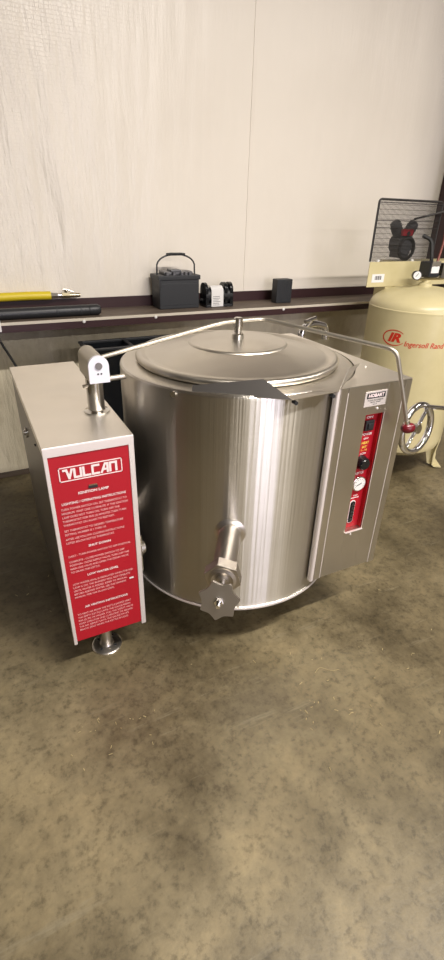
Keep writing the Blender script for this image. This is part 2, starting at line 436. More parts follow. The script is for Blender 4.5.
# draw-off valve at the kettle front
az0 = math.radians(241.6); az = math.radians(237.2)
rad = Vector((math.cos(az0), math.sin(az0), 0)); vd = Vector((math.cos(az), math.sin(az), -0.03)).normalized()
side = vd.cross(Vector((0, 0, 1))).normalized(); vup = side.cross(vd)
v0 = rad * 0.409 + Vector((0, 0, 0.538))
def vp(d): return v0 + vd * d
b = B(); lathe(b, [(0.0, -0.003), (0.052, -0.003), (0.052, 0.002), (0.044, 0.005), (0.038, 0.010), (0, 0.010)], v0, rad, seg=40)
lathe(b, [(0, 0.004), (0.0365, 0.004), (0.0365, 0.185), (0.040, 0.187), (0.040, 0.195), (0, 0.195)], v0, vd, seg=40)
valve = obj('draw_off_valve', b, 'steel_satin', K)
b = B()
def ngon(n, r, d, rot=0.0, r2=None):
    return [vp(d) + side * (r * math.cos(2 * PI * k / n + rot)) + vup * (r * math.sin(2 * PI * k / n + rot)) for k in range(n)]
prism(b, ngon(6, 0.056, 0.193, 0.25), vd * 0.036)
bmesh.ops.bevel(b, geom=b.edges[:], offset=0.001, segments=1, affect='EDGES')
obj('hex_nut', b, 'steel_mid', valve, 25)
b = B(); lathe(b, [(0.040, 0.228), (0.041, 0.232), (0.032, 0.235), (0.028, 0.232), (0.018, 0.231), (0.018, 0.241), (0, 0.241)], v0, vd, seg=32)
obj('bonnet', b, 'steel_mid', valve)
b = B(); cyl(b, vp(0.235), vp(0.325), 0.0085, seg=16); obj('valve_stem', b, 'steel_polish', valve)
b = B()
cen = vp(0.308); lobe = []; sn = (vd * math.cos(.30) + vup * math.sin(.30) * (1 if vup.z > 0 else -1)).normalized(); su = side.cross(sn)
for k in range(96):
    a = 2 * PI * k / 96; rr = 0.0590 - 0.0120 * abs(math.cos(3.5 * a + 0.4)) ** 1.0
    lobe.append(cen + side * rr * math.cos(a) + su * rr * math.sin(a))
prism(b, lobe, sn * 0.009)
obj('star_handwheel', b, 'steel_mid', valve, 40)
b = B(); prism(b, ngon(6, 0.013, 0.3135, 0.1), vd * 0.010); cyl(b, vp(0.315), vp(0.338), 0.006, seg=12)
obj('wheel_nut', b, 'chrome', valve)

# ---- left support console with the instruction panel
xl, xr, yf, yb, zt, zb = -0.7176, -0.4601, -0.2311, 0.62, 0.881, 0.1316
t_ = 0.006
b = B()
box(b, xl + .002, xl + .008, yf + .002, yb, zb, zt - .004, .001); box(b, xr - .008, xr - .002, yf + .002, yb, zb, zt - .004, .001)
box(b, xl + .008, xr - .008, yb - .006, yb, zb, zt - .004)
box(b, xl + .008, xr - .008, yf + .012, yb - .006, zb + .01, zb + .016)
left = obj('support_console', b, 'steel_dull_and_shade', K, 30)
b = B(); box(b, xl, xr, yf - .001, yb + .003, zt - .004, zt, .0015); 
box(b, xr - .002, xr, yf, yb + .002, zt - .028, zt - .003)
box(b, xl, xl + .002, yf, yb + .002, zt - .028, zt - .003)
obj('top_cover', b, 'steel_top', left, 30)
b = B(); box(b, xl, xr, yf - .0015, yf + .003, zt - .030, zt - .003, .001); obj('front_lip', b, 'trim_bright', left)
for x0, x1 in ((xl, xl + .011), (xr - .0165, xr)):
    b = B(); box(b, x0, x1, yf - .0005, yf + .014, zb, zt - .030, .0012); obj('frame_strip', b, 'trim_bright', left)
b = B(); box(b, xr, xr + .010, yf + .02, yf + .06, .355, .505, .002); cyl(b, (xr + .006, yf + .04, .445), (xr + .022, yf + .04, .445), .034, .024)
obj('side_latch', b, 'steel_polish', left)
px0, px1 = xl + .0115, xr - .017
b = B(); box(b, px0, px1, yf + .002, yf + .006, zb + .012, zt - .031); obj('instruction_panel', b, 'red_panel', left)
pc = (px0 + px1) / 2; pw = px1 - px0; yt = yf + .0015
b = B()
zc_, h_ = 0.790, 0.046; w_ = pw * 0.80
for (x0, x1, z0, z1) in ((-w_ / 2, w_ / 2, -h_ / 2, -h_ / 2 + .0028), (-w_ / 2, w_ / 2, h_ / 2 - .0028, h_ / 2), (-w_ / 2, -w_ / 2 + .0028, -h_ / 2, h_ / 2), (w_ / 2 - .0028, w_ / 2, -h_ / 2, h_ / 2)):
    box(b, pc + x0, pc + x1, yt - .0006, yt + .0004, zc_ + z0, zc_ + z1)
SN = [0]
def stroke(pts, w, x0, lw, lh):
    for (ax_, az_), (bx_, bz_) in zip(pts, pts[1:]):
        SN[0] += 1; ys = yt - .0008 - .00012 * (SN[0] % 5)
        p0 = Vector((x0 + ax_ * lw, ys, zc_ - lh / 2 + az_ * lh)); p1 = Vector((x0 + bx_ * lw, ys, zc_ - lh / 2 + bz_ * lh))
        d = (p1 - p0).normalized(); n_ = Vector((-d.z, 0, d.x)) * w / 2; e = d * w * .42
        prism(b, [p0 - e + n_, p1 + e + n_, p1 + e - n_, p0 - e - n_], (0, .0006, 0))
LW, LH, SW = .0180, .0265, .0066; lx = pc - .0735
GL = {'V': [[(-.25, 1), (.22, 1), (.55, 0), (1.05, 1)]], 'U': [[(0, 1), (0, 0), (1, 0), (1, 1)]], 'L': [[(0, 1), (0, 0), (1.0, 0)]],
      'C': [[(1, 1), (.0, 1), (.0, .05)], [(0, 0), (1, 0)]], 'A': [[(0, 0), (.62, 1), (1, 1), (1, 0)], [(.35, .34), (1, .34)]], 'n': [[(0, 0), (0, 1), (1, 1), (1, 0)]]}
for i, ch in enumerate('VULCAn'):
    for st_ in GL[ch]: stroke(st_, SW, lx + i * .0258, LW, LH)
    
obj('brand_lettering', b, 'ink_white', left)
b = B(); box(b, pc - .014, pc + .014, yt - .002, yt + .0005, .731, .739, .001); obj('lamp_slot', b, 'black', left)
b = B(); box(b, pc - .012, pc + .012, yt - .002, yt + .0005, .7405, .7435); obj('lamp_lens', b, 'brass', left)
b = B(); letters(b, 'IGNITION LAMP', (pc, yt, .722), .0120, bold=.03, sx=1.05); obj('heading_lettering', b, 'ink_white', left)
b = B(); letters(b, 'LIGHTING / OPERATING INSTRUCTIONS', (pc, yt, .694), .0115, bold=.02, sx=.92); obj('heading_lettering', b, 'ink_white', left)
b = B(); letters(b, 'SHUT DOWN', (pc, yt, .529), .0115, bold=.03, sx=1.0); obj('heading_lettering', b, 'ink_white', left)
b = B(); letters(b, 'LOW WATER LEVEL', (pc, yt, .418), .0115, bold=.03, sx=1.0); obj('heading_lettering', b, 'ink_white', left)
b = B(); letters(b, 'AIR VENTING INSTRUCTIONS', (pc, yt, .288), .0115, bold=.03, sx=.95); obj('heading_lettering', b, 'ink_white', left)
paras = [(.648, .0105, ['TURN POWER SWITCH ON. SET THERMOSTAT TO', 'MINIMUM. WAIT ONE (1) MINUTE. IF THE IGNITION', 'LAMP DOES NOT TURN ON, TURN OFF THE', 'THERMOSTAT FOR FIVE (5) MINUTES THEN TURN', 'THERMOSTAT ON AGAIN TO RESTART.']),
         (.593, .0105, ['SET THERMOSTAT TO DESIRED TEMPERATURE', 'SETTING, NUMBER IS 1 THRU 10.']),
         (.562, .0105, ['AFTER USE FOLLOW CLOSING INSTRUCTIONS', 'LISTED BELOW KETTLE THERMOSTAT.']),
         (.504, .0105, ['DAILY - TURN POWER SWITCH TO OFF POSITION.']),
         (.462, .0105, ['COMPLETE - CLOSE POWER SWITCH TO OFF', 'POSITION. CLOSE SUPPLY VALVE. TURN OFF THE', 'MAIN GAS VALVE AND OPEN THE DRAIN VALVE', 'TO DRAIN THE KETTLE.']),
         (.364, .0105, ['LOW WATER LEVEL IS INDICATED WHEN THE RED', 'LAMP IS ON. THE BURNERS WILL NOT OPERATE', 'UNTIL WATER IS ADDED. REFER TO MANUAL', 'BEFORE ADDING WATER. SEE THE OWNERS', 'MANUAL FOR THE FILLING STEPS.']),
         (.226, .0105, ['TO VENT AIR FROM THE KETTLE JACKET HEAT', 'THE EMPTY KETTLE UNTIL THE GAUGE READS', 'FIVE (5) PSI OR HIGHER. PULL THE SAFETY VALVE', 'LEVER OPEN FOR ONE (1) SECOND TO RELEASE', 'THE AIR. REPEAT UNTIL THE GAUGE DROPS', 'BELOW ZERO WHEN THE KETTLE IS COLD.'])]
for zc2, sz, lines in paras:
    n = len(lines); st = .0138; b = B()
    for i, ln in enumerate(lines):
        letters(b, ln, (px0 + .014, yt, zc2 + (n - 1) / 2 * st - i * st), sz, bold=.012, align='LEFT', sx=.213 / (45 * sz * .545))
    obj('paragraph_lettering', b, 'ink_pink', left)
b = B(); box(b, xr - .047, xr - .033, yt - .0006, yt, .352, .359); obj('sticker', b, 'paper', left)
def foot(name, x, y, top, parent):
    b = B(); lathe(b, [(0, 0), (.056, 0), (.056, .005), (.050, .009), (.026, .012), (.021, .020), (.021, top), (0, top)], (x, y, 0), seg=40)
    f = obj(name, b, 'steel_satin', parent); return f
for y in (-.149, .50):
    foot('console_foot', -.595, y, zb + .012, left)
for k in range(4):
    a = PI / 4 + k * PI / 2
    b = B(); cyl(b, (-.595 + .037 * math.cos(a), -.149 + .037 * math.sin(a), .008), (-.595 + .037 * math.cos(a), -.149 + .037 * math.sin(a), .0125), .005, seg=10)
    obj('foot_bolt', b, 'black', left)
b = B(); cyl(b, (xl - .006, .243, .744), (xl + .003, .243, .744), .020, seg=20); cyl(b, (xl - .012, .243, .744), (xl - .005, .243, .744), .010, seg=12)
obj('side_fitting', b, 'chrome', left)
b = B(); cyl(b, (xl - .0015, -.035, .81), (xl + .003, -.035, .81), .004, seg=10); obj('side_screw', b, 'black', left)
# trunnion housing between left console and kettle
b = B(); cyl(b, (xr - .004, 0, .50), (-.405, 0, .50), .045); obj('trunnion', b, 'steel_satin', K)

# ---- right control console
Xl, Xr, Yf, Yb, Zt, Zb = .120, .432, -.4111, .30, 1.0005, .255
b = B()
arc = [(.413 * math.cos(a), .413 * math.sin(a)) for a in [math.radians(-73.0 + 146.0 * k / 30 if k < 30 else 46.8) for k in range(31)] if .413 * math.sin(a) < Yb - .002]
a_end = math.asin(Yb / .413)
arc = [(.413 * math.cos(a), .413 * math.sin(a)) for a in [math.radians(-72.5) + (a_end - math.radians(-72.5)) * k / 30 for k in range(31)]]
# shell: side walls following the kettle, open front filled by the face pieces
ox0, ox1, oz0, oz1 = .257, .333, .440, .897
plan = [(Xl + .002, Yf + .004)] + arc + [(Xr - .001, Yb), (Xr - .001, Yf + .004)]
# notch the plan behind the opening so that the recess is real
def shell(z0, z1, notch):
    pl = plan[:]
    if notch: pl = pl + [(ox1, Yf + .004), (ox1, Yf + .028), (ox0, Yf + .028), (ox0, Yf + .004)]
    prism(b, [(x, y, z0) for x, y in pl], (0, 0, z1 - z0))
shell(Zb, oz0, False); shell(oz1, Zt - .002, False); shell(oz0, oz1, True)
right = obj('control_console', b, 'steel_box', K, 30)
b = B()
prism(b, [(x, y, Zt - .002) for x, y in [(Xl, Yf)] + arc + [(Xr, Yb + .001), (Xr, Yf)]], (0, 0, .002))
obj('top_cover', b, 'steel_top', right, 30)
b = B()
tube(b, [(Xl + .012, Yf + .005, Zb), (Xl + .012, Yf + .006, Zt - .003)], .0088, 16)
obj('corner_post', b, 'trim_bright', right)
fy0, fy1 = Yf, Yf + .004
sx0, sx1 = .172, .402
b = B()      # door face with the opening
box(b, sx0, ox0, fy0, fy1, Zb + .003, Zt - .004, .0008); box(b, ox1, sx1, fy0, fy1, Zb + .003, Zt - .004, .0008)
box(b, ox0, ox1, fy0, fy1, Zb + .003, oz0, .0008); box(b, ox0, ox1, fy0, fy1, oz1, Zt - .004, .0008)
obj('door', b, 'steel_box', right, 30)
b = B(); box(b, Xl + .022, sx0 - .0035, fy0, fy1, Zb, Zt - .004, .0008); obj('left_stile', b, 'steel_box', right, 30)
b = B(); box(b, sx1 + .0035, Xr, fy0, fy1, Zb, Zt - .004, .0008); obj('right_stile', b, 'steel_box', right, 30)
b = B(); box(b, sx0 - .0032, sx0 - .0004, fy0 + .0005, fy1, Zb, Zt - .02); obj('door_seam', b, 'trim_bright', right)
b = B(); box(b, sx1 + .0006, sx1 + .003, fy0 + .0005, fy1, Zb, Zt - .06); obj('door_seam', b, 'trim_bright', right)
b = B(); box(b, ox0 - .002, ox1 + .002, fy0 - .006, fy0 + .002, oz0 - .004, oz0, .0008); box(b, ox1, ox1 + .002, fy0 - .001, fy0 + .003, oz0, oz1)
obj('opening_trim', b, 'trim_bright', right)
b = B(); box(b, Xr - .001, Xr + .008, Yf + .02, Yf + .05, .885, .955, .002); obj('hinge', b, 'steel_box', right)
ry = Yf + .022
b = B(); box(b, ox0 + .0005, ox1 - .0005, ry, ry + .004, oz0 + .0005, oz1 - .0005)
obj('control_panel', b, 'red_panel', right)
b = B(); box(b, ox1 - .003, ox1 - .0005, Yf + .005, ry, oz0 + .001, oz1 - .001); box(b, ox0 + .0005, ox0 + .002, Yf + .005, ry, oz0 + .001, oz1 - .001)
box(b, ox0 + .002, ox1 - .003, Yf + .005, ry, oz1 - .003, oz1 - .001)
obj('recess_lining', b, 'red_dark', right)
cx_ = .297
b = B(); box(b, cx_ - .020, cx_ + .017, ry - .010, ry, .832, .868, .002); box(b, cx_ - .012, cx_ + .009, ry - .016, ry - .009, .840, .860, .003)
obj('power_switch', b, 'black', right)
b = B(); lathe(b, [(0, .026), (.018, .026), (.023, .020), (.0245, .004), (.027, 0), (0, 0)], (cx_ - .004, ry, .712), (0, -1, 0), seg=32)
kn = obj('thermostat_knob', b, 'black_gloss', right)
b = B(); lathe(b, [(0, .010), (.026, .010), (.029, .008), (.029, 0), (0, 0)], (cx_, ry, .628), (0, -1, 0), seg=40)
obj('pressure_gauge', b, 'steel_polish', right)
b = B(); lathe(b, [(0, .0108), (.025, .0108), (.025, .010)], (cx_, ry, .628), (0, -1, 0), seg=40); obj('gauge_dial', b, 'paper', right)
b = B(); prism(b, [(cx_ - .015, ry - .0112, .622), (cx_ - .013, ry - .0112, .626), (cx_ + .008, ry - .0112, .633), (cx_ + .008, ry - .0112, .630)], (0, -.0006, 0))
for k in range(9):
    a = math.radians(-30 + 30 * k); ca, sa = math.cos(a), math.sin(a)
    box(b, cx_ + .020 * ca - .001, cx_ + .020 * ca + .001, ry - .0116, ry - .0110, .628 + .020 * sa - .001, .628 + .020 * sa + .001)
obj('gauge_needle', b, 'ink_black', right)
b = B()
def slot(hw, hh, y0, y1, zc, r):
    pts = []
    for (sx_, sz_, a0) in ((1, 1, 0), (-1, 1, 90), (-1, -1, 180), (1, -1, 270)):
        for k in range(6):
            a = math.radians(a0 + 90 * k / 5); pts.append((cx_ - .008 + sx_ * (hw - r) + r * math.cos(a), y0, zc + sz_ * (hh - r) + r * math.sin(a)))
    prism(b, pts, (0, y1 - y0, 0))
slot(.0125, .048, ry - .0025, ry, .510, .0105); obj('indicator_bezel', b, 'ink_white', right)
b = B(); slot(.0100, .045, ry - .0045, ry - .002, .510, .009); obj('indicator_window', b, 'black_gloss', right)
for k in range(5):
    b = B(); cyl(b, (cx_ - .008, ry - .0065, .478 + k * .016), (cx_ - .008, ry - .0044, .478 + k * .016), .0055, seg=12); obj('indicator_stud', b, 'wire', right)
b = B(); letters(b, 'ON', (cx_, ry, .877), .011, bold=.03, sx=1.6, depth=.0008); obj('control_lettering', b, 'ink_white', right)
b = B(); letters(b, 'POWER', (cx_, ry, .816), .0125, bold=.03, sx=1.0, depth=.0008); obj('control_lettering', b, 'ink_white', right)
b = B(); letters(b, 'OFF', (cx_, ry, .800), .009, bold=.03, sx=1.4, depth=.0008); obj('control_lettering', b, 'ink_white', right)
b = B(); letters(b, 'KETTLE', (cx_ - .002, ry, .668), .0125, bold=.03, sx=.9, depth=.0008); obj('control_lettering', b, 'ink_white', right)
b = B(); letters(b, 'LOW', (cx_ - .002, ry, .744), .010, bold=.02, sx=1.1, depth=.0008); obj('control_lettering', b, 'ink_white', right)
b = B(); box(b, ox0 + .004, ox0 + .056, ry - .0008, ry, .5665, .569); obj('printed_rule', b, 'ink_white', right)
b = B(); letters(b, 'RESET', (cx_, ry, .577), .008, bold=.02, sx=1.0, depth=.0008); obj('control_lettering', b, 'ink_white', right)
b = B(); letters(b, 'HEAT', (cx_, ry, .784), .0125, bold=.04, sx=1.0, depth=.0008); obj('control_lettering', b, 'ink_yellow', right)
b = B(); letters(b, 'SET', (cx_ - .001, ry, .769), .010, bold=.04, sx=1.4, depth=.0008); obj('control_lettering', b, 'ink_yellow', right)
b = B(); letters(b, '1 - 10', (cx_ - .001, ry, .757), .009, bold=.04, sx=1.3, depth=.0008); obj('control_lettering', b, 'ink_yellow', right)
for z in (.915, .425):
    b = B(); lathe(b, [(0, .003), (.003, .0028), (.0045, 0), (0, 0)], (.300 if z > .6 else .285, Yf, z), (0, -1, 0), seg=16); obj('screw', b, 'trim_bright', right)
# maker's plate
b = B(); box(b, .239, .328, Yf - .0022, Yf, .926, .976, .0006); obj('maker_plate', b, 'trim_bright', right)
b = B(); box(b, .246, .321, Yf - .0030, Yf - .0020, .953, .971, .0008); obj('plate_inset', b, 'charcoal', right)
b = B(); letters(b, 'HOBART', (.2835, Yf - .0030, .962), .0155, bold=.04, sx=1.05, depth=.0005); obj('plate_lettering', b, 'ink_white', right)
b = B()
for i, tx in enumerate(('FOOD EQUIPMENT', 'TROY, OHIO', 'U.S.A.')):
    letters(b, tx, (.2835, Yf - .0022, .9465 - i * .0068), .0062, bold=.01, sx=1.2, depth=.0005)
obj('plate_lettering', b, 'ink_black', right)
for y in (-.25, -.02):
    b = B(); cyl(b, (.372, y, Zt - .0005), (.372, y, Zt + .003), .004, seg=12); obj('cover_screw', b, 'trim_bright', right)
foot('console_foot', .28, .16, Zb + .002, right)

# tilt handwheel on the right side
b = B()
wc = Vector((.700, -.249, .716)); wn = Vector((.173, -.981, .087)).normalized(); wx = wn.cross(Vector((0, 0, 1))).normalized(); wz = wx.cross(wn)
if wx.x < 0: wx = -wx
if wz.z < 0: wz = -wz
ringt(b, wc, wn, .097, .0135, 56, 14)
wheel = obj('tilt_handwheel', b, 'chrome', K)
b = B(); cyl(b, wc - wn * .010, wc + wn * .012, .020); cyl(b, wc, wc - wn * .16, .012, seg=18); obj('wheel_shaft', b, 'steel_polish', wheel)
b = B(); box(b, Xr - .002, .77, -.11, -.04, .67, .76, .006); obj('gear_box', b, 'steel_box', wheel)
for a in (math.radians(52), math.radians(232)):
    b = B(); cyl(b, wc, wc + (wx * math.cos(a) + wz * math.sin(a)) * .09, .0075, seg=14); obj('spoke', b, 'chrome', wheel)
b = B(); q0 = wc + (wx * math.cos(1.25) + wz * math.sin(1.25)) * .094
tube(b, smooth_path([q0, q0 + wn * .02, q0 + Vector((.03, -.08, .012)), q0 + Vector((.045, -.17, .012))], .01), .0085, 12); obj('crank_handle', b, 'chrome', wheel)

# chrome water fitting at the rear right of the kettle
b = B()
tube(b, smooth_path([(.53, .36, .90), (.53, .36, 1.00), (.60, .38, 1.018), (.69, .40, .995), (.70, .40, .955)], .03), .017, 14)
box(b, .40, .56, .305, .345, .90, .925, .004); cyl(b, (.53, .36, .88), (.53, .36, .96), .020)
fa = obj('water_fitting', b, 'chrome', K)
b = B(); cyl(b, (.545, .36, 1.00), (.565, .345, 1.040), .010); cyl(b, (.53, .34, 1.035), (.60, .36, 1.045), .009); obj('fitting_lever', b, 'chrome', fa)
b = B(); cyl(b, (.70, .40, .935), (.70, .40, .962), .018); obj('nozzle', b, 'chrome', fa)

# ------------------------------------------------------------------ air compressor
tx, ty, tr = 1.521, .60, .287
AC = thing('air_compressor', 'cream vertical tank air compressor with belt guard standing in the right corner', 'air compressor', (tx, ty, 0))
b = B()
prof = [(0, .125), (.12, .135), (.22, .165), (.272, .205), (tr, .255), (tr, 1.005), (tr + .0015, 1.01), (tr + .0015, 1.018), (tr - .002, 1.022)]
for k in range(1, 13):
    a = PI / 2 * k / 12; prof.append((max(0, (tr - .002) * math.cos(a)), 1.022 + .105 * math.sin(a)))
prof[-1] = (0, 1.127)
lathe(b, prof, (tx, ty, 0), seg=96); obj('tank', b, 'cream', AC, 30)
b = B(); lathe(b, [(0, 1.115), (.04, 1.122), (.036, 1.140), (.022, 1.144), (.022, 1.158), (0, 1.158)], (tx, ty, 0), seg=24); obj('tank_port', b, 'cream', AC)
fdir = math.atan2(.436 - ty, 1.786 - tx)
for k in range(3):
    a = fdir + k * 2 * PI / 3; d = Vector((math.cos(a), math.sin(a), 0)); s_ = Vector((-d.y, d.x, 0)); c0 = Vector((tx, ty, 0))
    b = B()
    def lp(r, w, z): return c0 + d * r + s_ * w + Vector((0, 0, z))
    rows = [(.262, .050, .33), (.285, .048, .22), (.275, .035, .10), (.282, .028, .02), (.300, .030, .006), (.345, .030, .006)]
    top = [lp(r, w, z) for r, w, z in rows] + [lp(r, -w, z) for r, w, z in rows[::-1]]
    vs1 = [[b.verts.new(lp(r, w, z)), b.verts.new(lp(r, -w, z))] for r, w, z in rows]
    for q0, q1 in zip(vs1, vs1[1:]): b.faces.new((q0[0], q0[1], q1[1], q1[0]))
    bmesh.ops.recalc_face_normals(b, faces=b.faces[:]); bmesh.ops.solidify(b, geom=b.faces[:], thickness=.006)
    prism(b, [lp(.14, 0, .30), lp(.284, 0, .33), lp(.290, 0, .20), lp(.305, 0, .06), lp(.345, 0, .012), lp(.30, 0, .006), lp(.26, 0, .02), lp(.235, 0, .10)], s_ * .006)
    obj('tank_leg', b, 'cream', AC, 30)
# maker's mark on the tank, wrapped round the cylinder
def wrap(bm, px, zc):
    for v in bm.verts:
        a = px + v.co.x / tr; v.co = Vector((tx + (tr + .0012) * math.cos(a), ty + (tr + .0012) * math.sin(a), zc + v.co.z))
caz = math.atan2(-1.50278 - ty, -.81835 - tx)
b = B()
letters(b, 'IR', (0.002, 0, 0), .064, bold=.05, shear=.25, sx=1.25)
for (ra, rb2, th, a0, a1, e) in ((.066, .043, .007, 40, 330, 0),):
    pts = []
    n = 40
    for k in range(n):
        a_0 = math.radians(a0 + (a1 - a0) * k / n); a_1 = math.radians(a0 + (a1 - a0) * (k + 1) / n)
        w0 = .003 + .004 * math.sin(PI * k / n); w1 = .003 + .004 * math.sin(PI * (k + 1) / n)
        q = [(ra * math.cos(a_0), rb2 * math.sin(a_0)), (ra * math.cos(a_1), rb2 * math.sin(a_1)), ((ra - w1) * math.cos(a_1), (rb2 - w1) * math.sin(a_1)), ((ra - w0) * math.cos(a_0), (rb2 - w0) * math.sin(a_0))]
        vs = [b.verts.new((x, 0, z)) for x, z in q]; b.faces.new(vs)
bmesh.ops.subdivide_edges(b, edges=[e for e in b.edges if e.calc_length() > .02], cuts=2)
wrap(b, caz - .37, .878); obj('logo_lettering', b, 'ink_red', AC)
b = B()
letters(b, 'Ingersoll Rand', (.062, 0, -.020), .040, bold=.012, shear=.2, align='LEFT', sx=.92)
bmesh.ops.subdivide_edges(b, edges=[e for e in b.edges if e.calc_length() > .02], cuts=2)
wrap(b, caz - .37, .874); obj('brand_lettering', b, 'ink_red', AC)
# platform behind the dome
py0, pz0, pz1 = .755, 1.108, 1.240
b = B(); box(b, 1.232, 2.02, py0, py0 + .004, pz0, pz1, .001); box(b, 1.43, 2.02, py0 + .004, .90, pz1 - .004, pz1)
box(b, 1.38, 1.66, py0 + .004, .85, .98, pz1 - .004)
pf = obj('platform', b, 'cream', AC, 30)
b = B(); box(b, 1.262, 1.352, py0 - .0012, py0, 1.132, 1.176); obj('barcode_label', b, 'paper', pf)
b = B()
for k in range(9): box(b, 1.283 + k * .0055, 1.283 + k * .0055 + (.0035 if k % 3 else .002), py0 - .0018, py0 - .0012, 1.146, 1.166)
obj('barcode', b, 'ink_black', pf)
# belt guard
gx0, gx1, gy, gz0, gz1 = 1.246, 1.720, .775, 1.240, 1.545
b = B()
tube(b, smooth_path([(gx0, gy, gz0), (gx0, gy, gz1), (gx1, gy, gz1), (gx1, gy, gz0)], .02), .0055, 8)
guard = obj('belt_guard', b, 'wire', AC)
b = B()
for k in range(1, 56):
    x = gx0 + (gx1 - gx0) * k / 56; tube(b, [(x, gy, gz0), (x, gy, gz1)], .0016, 5)
for k in range(1, 13):
    z = gz0 + (gz1 - gz0) * k / 13; tube(b, [(gx0, gy, z), (gx1, gy, z)], .0009, 5)
obj('guard_mesh', b, 'wire', guard)
b = B()
for z in (1.325, 1.41, 1.445, 1.530): tube(b, [(gx0, gy - .004, z), (gx1, gy - .004, z)], .0020, 6)
obj('guard_bars', b, 'wire', guard)
for x in (1.30, 1.56):
    b = B(); cyl(b, (x, gy - .005, 1.239), (x, gy - .005, 1.250), .009, seg=10); obj('guard_clip', b, 'paper', guard)
# pump: two cylinder heads in a V over a round crankcase, finned
pc_ = Vector((1.525, .845, 1.325)); pk = None
PUMP0 = len(SC.collection.objects)
b = B(); lathe(b, [(0, -.055), (.060, -.055), (.068, -.045), (.068, .05), (0, .05)], pc_, (0, 1, 0), seg=32)
for k in range(14):
    a = 2 * PI * k / 14; q = pc_ + Vector((math.cos(a), 0, math.sin(a))) * .070
    cyl(b, q + Vector((0, -.045, 0)), q + Vector((0, .04, 0)), .008, seg=8)
box(b, pc_.x - .05, pc_.x + .05, .80, .89, 1.239, pc_.z - .04, .005)
pump = obj('pump', b, 'pump_iron', AC)
for s in (-1, 1):
    dd = Vector((s * .56, 0, .83)).normalized(); b = B()
    cyl(b, pc_ + dd * .05, pc_ + dd * .145, .031, .030, 20)
    for k in range(6): cyl(b, pc_ + dd * (.065 + .014 * k), pc_ + dd * (.070 + .014 * k), .039, seg=20)
    lathe(b, [(0.030, .140), (.036, .146), (.035, .160), (.022, .170), (0, .173)], pc_, dd, seg=20)
    obj('cylinder_head', b, 'pump_iron', pump)
b = B(); ringt(b, pc_ + Vector((0, -.060, -.025)), (0, 1, 0), .068, .012, 40, 10); obj('hose_loop', b, 'rubber', pump)
b = B(); box(b, pc_.x - .070, pc_.x + .030, pc_.y - .072, pc_.y - .05, pc_.z + .055, pc_.z + .098, .006)
obj('name_badge', b, 'red_panel', pump, label='red badge between the two cylinder heads')
b = B(); cyl(b, (pc_.x - .02, pc_.y - .078, pc_.z + .070), (pc_.x - .02, pc_.y - .070, pc_.z + .070), .014, seg=16); obj('badge_bolt', b, 'black', pump)
for o in list(SC.collection.objects)[PUMP0:]:      # the pump is a small one
    for v in o.data.vertices:
        g_ = v.co + Vector((tx, ty, 0)); v.co = pc_ + (g_ - pc_) * .82 - Vector((tx, ty, 0))
b = B(); tube(b, [(1.545, .80, 1.455), (1.72, .74, 1.500)], .0055, 8); obj('dipstick', b, 'wire', AC)
# discharge pipe, pressure switch, gauge
b = B(); tube(b, smooth_path([(1.575, .74, 1.375), (1.61, .70, 1.355), (1.60, .66, 1.25), (1.545, .62, 1.215), (1.50, .61, 1.19)], .04), .0105, 10)
obj('air_hose', b, 'rubber', AC)
b = B(); tube(b, smooth_path([(1.70, .72, 1.50), (1.665, .66, 1.36), (1.60, .62, 1.24)], .05), .007, 10); obj('copper_pipe', b, 'copper', AC)
b = B(); box(b, 1.490, 1.570, .56, .64, 1.175, 1.252, .006); sw = obj('pressure_switch', b, 'black', AC)
b = B(); box(b, 1.500, 1.558, .5586, .5600, 1.196, 1.230); obj('switch_label', b, 'paper', sw)
b = B(); box(b, 1.498, 1.562, .557, .560, 1.232, 1.256, .001); obj('switch_plate', b, 'steel_rod', sw)
b = B(); cyl(b, (1.44, .59, 1.168), (1.64, .59, 1.168), .012, seg=14); cyl(b, (tx, .60, 1.150), (tx, .60, 1.18), .014, seg=14); obj('manifold', b, 'brass', AC)
b = B(); box(b, 1.60, 1.63, .57, .60, 1.165, 1.245, .003); obj('relief_valve', b, 'steel_polish', AC)
b = B(); cyl(b, (1.425, .592, 1.185), (1.405, .562, 1.187), .023, seg=28); cyl(b, (1.43, .59, 1.17), (1.46, .59, 1.17), .010, seg=10)
gg = obj('tank_gauge', b, 'black', AC)
gd = Vector((-.02, -.03, .002)).normalized(); g0 = Vector((1.405, .562, 1.187))
b = B(); cyl(b, g0, g0 + gd * .001, .020, seg=28); obj('gauge_dial', b, 'paper', gg)
b = B(); cyl(b, g0 + gd * .0012 + Vector((-.006, .004, -.008)), g0 + gd * .0012 + Vector((.004, -.0025, .010)), .0014, seg=6); obj('gauge_needle', b, 'ink_black', gg)

# ------------------------------------------------------------------ things on the ledge
ZS = .962
bx0, bx1, by0, by1 = .157, .414, 1.235, 1.380
BT = thing('car_battery', 'black car battery with arched carry handle on the wall ledge', 'battery', (.277, 1.31, ZS))
b = B(); box(b, bx0 + .006, bx1 - .006, by0 + .006, by1 - .004, ZS, 1.125, .006); box(b, bx0 + .012, bx1 - .012, by0 + .004, by0 + .01, ZS + .02, 1.10, .002)
obj('case', b, 'charcoal', BT)
b = B(); box(b, bx0, bx1, by0, by1, 1.118, 1.143, .004); obj('lid', b, 'charcoal', BT)
b = B()
box(b, bx0 + .045, bx1 - .035, by0 + .03, by1 - .02, 1.142, 1.160, .006); box(b, bx0 + .085, bx1 - .11, by0 + .025, by1 - .05, 1.158, 1.170, .004)
obj('cell_cover', b, 'grey_plastic', BT)
for x in (bx0 + .06, bx0 + .10, bx1 - .11, bx1 - .06, bx1 - .085):
    b = B(); cyl(b, (x, by0 + .018, 1.142), (x, by0 + .018, 1.158), .010, seg=12); obj('terminal', b, 'steel_satin' if x < .2 else 'grey_plastic', BT)
b = B()
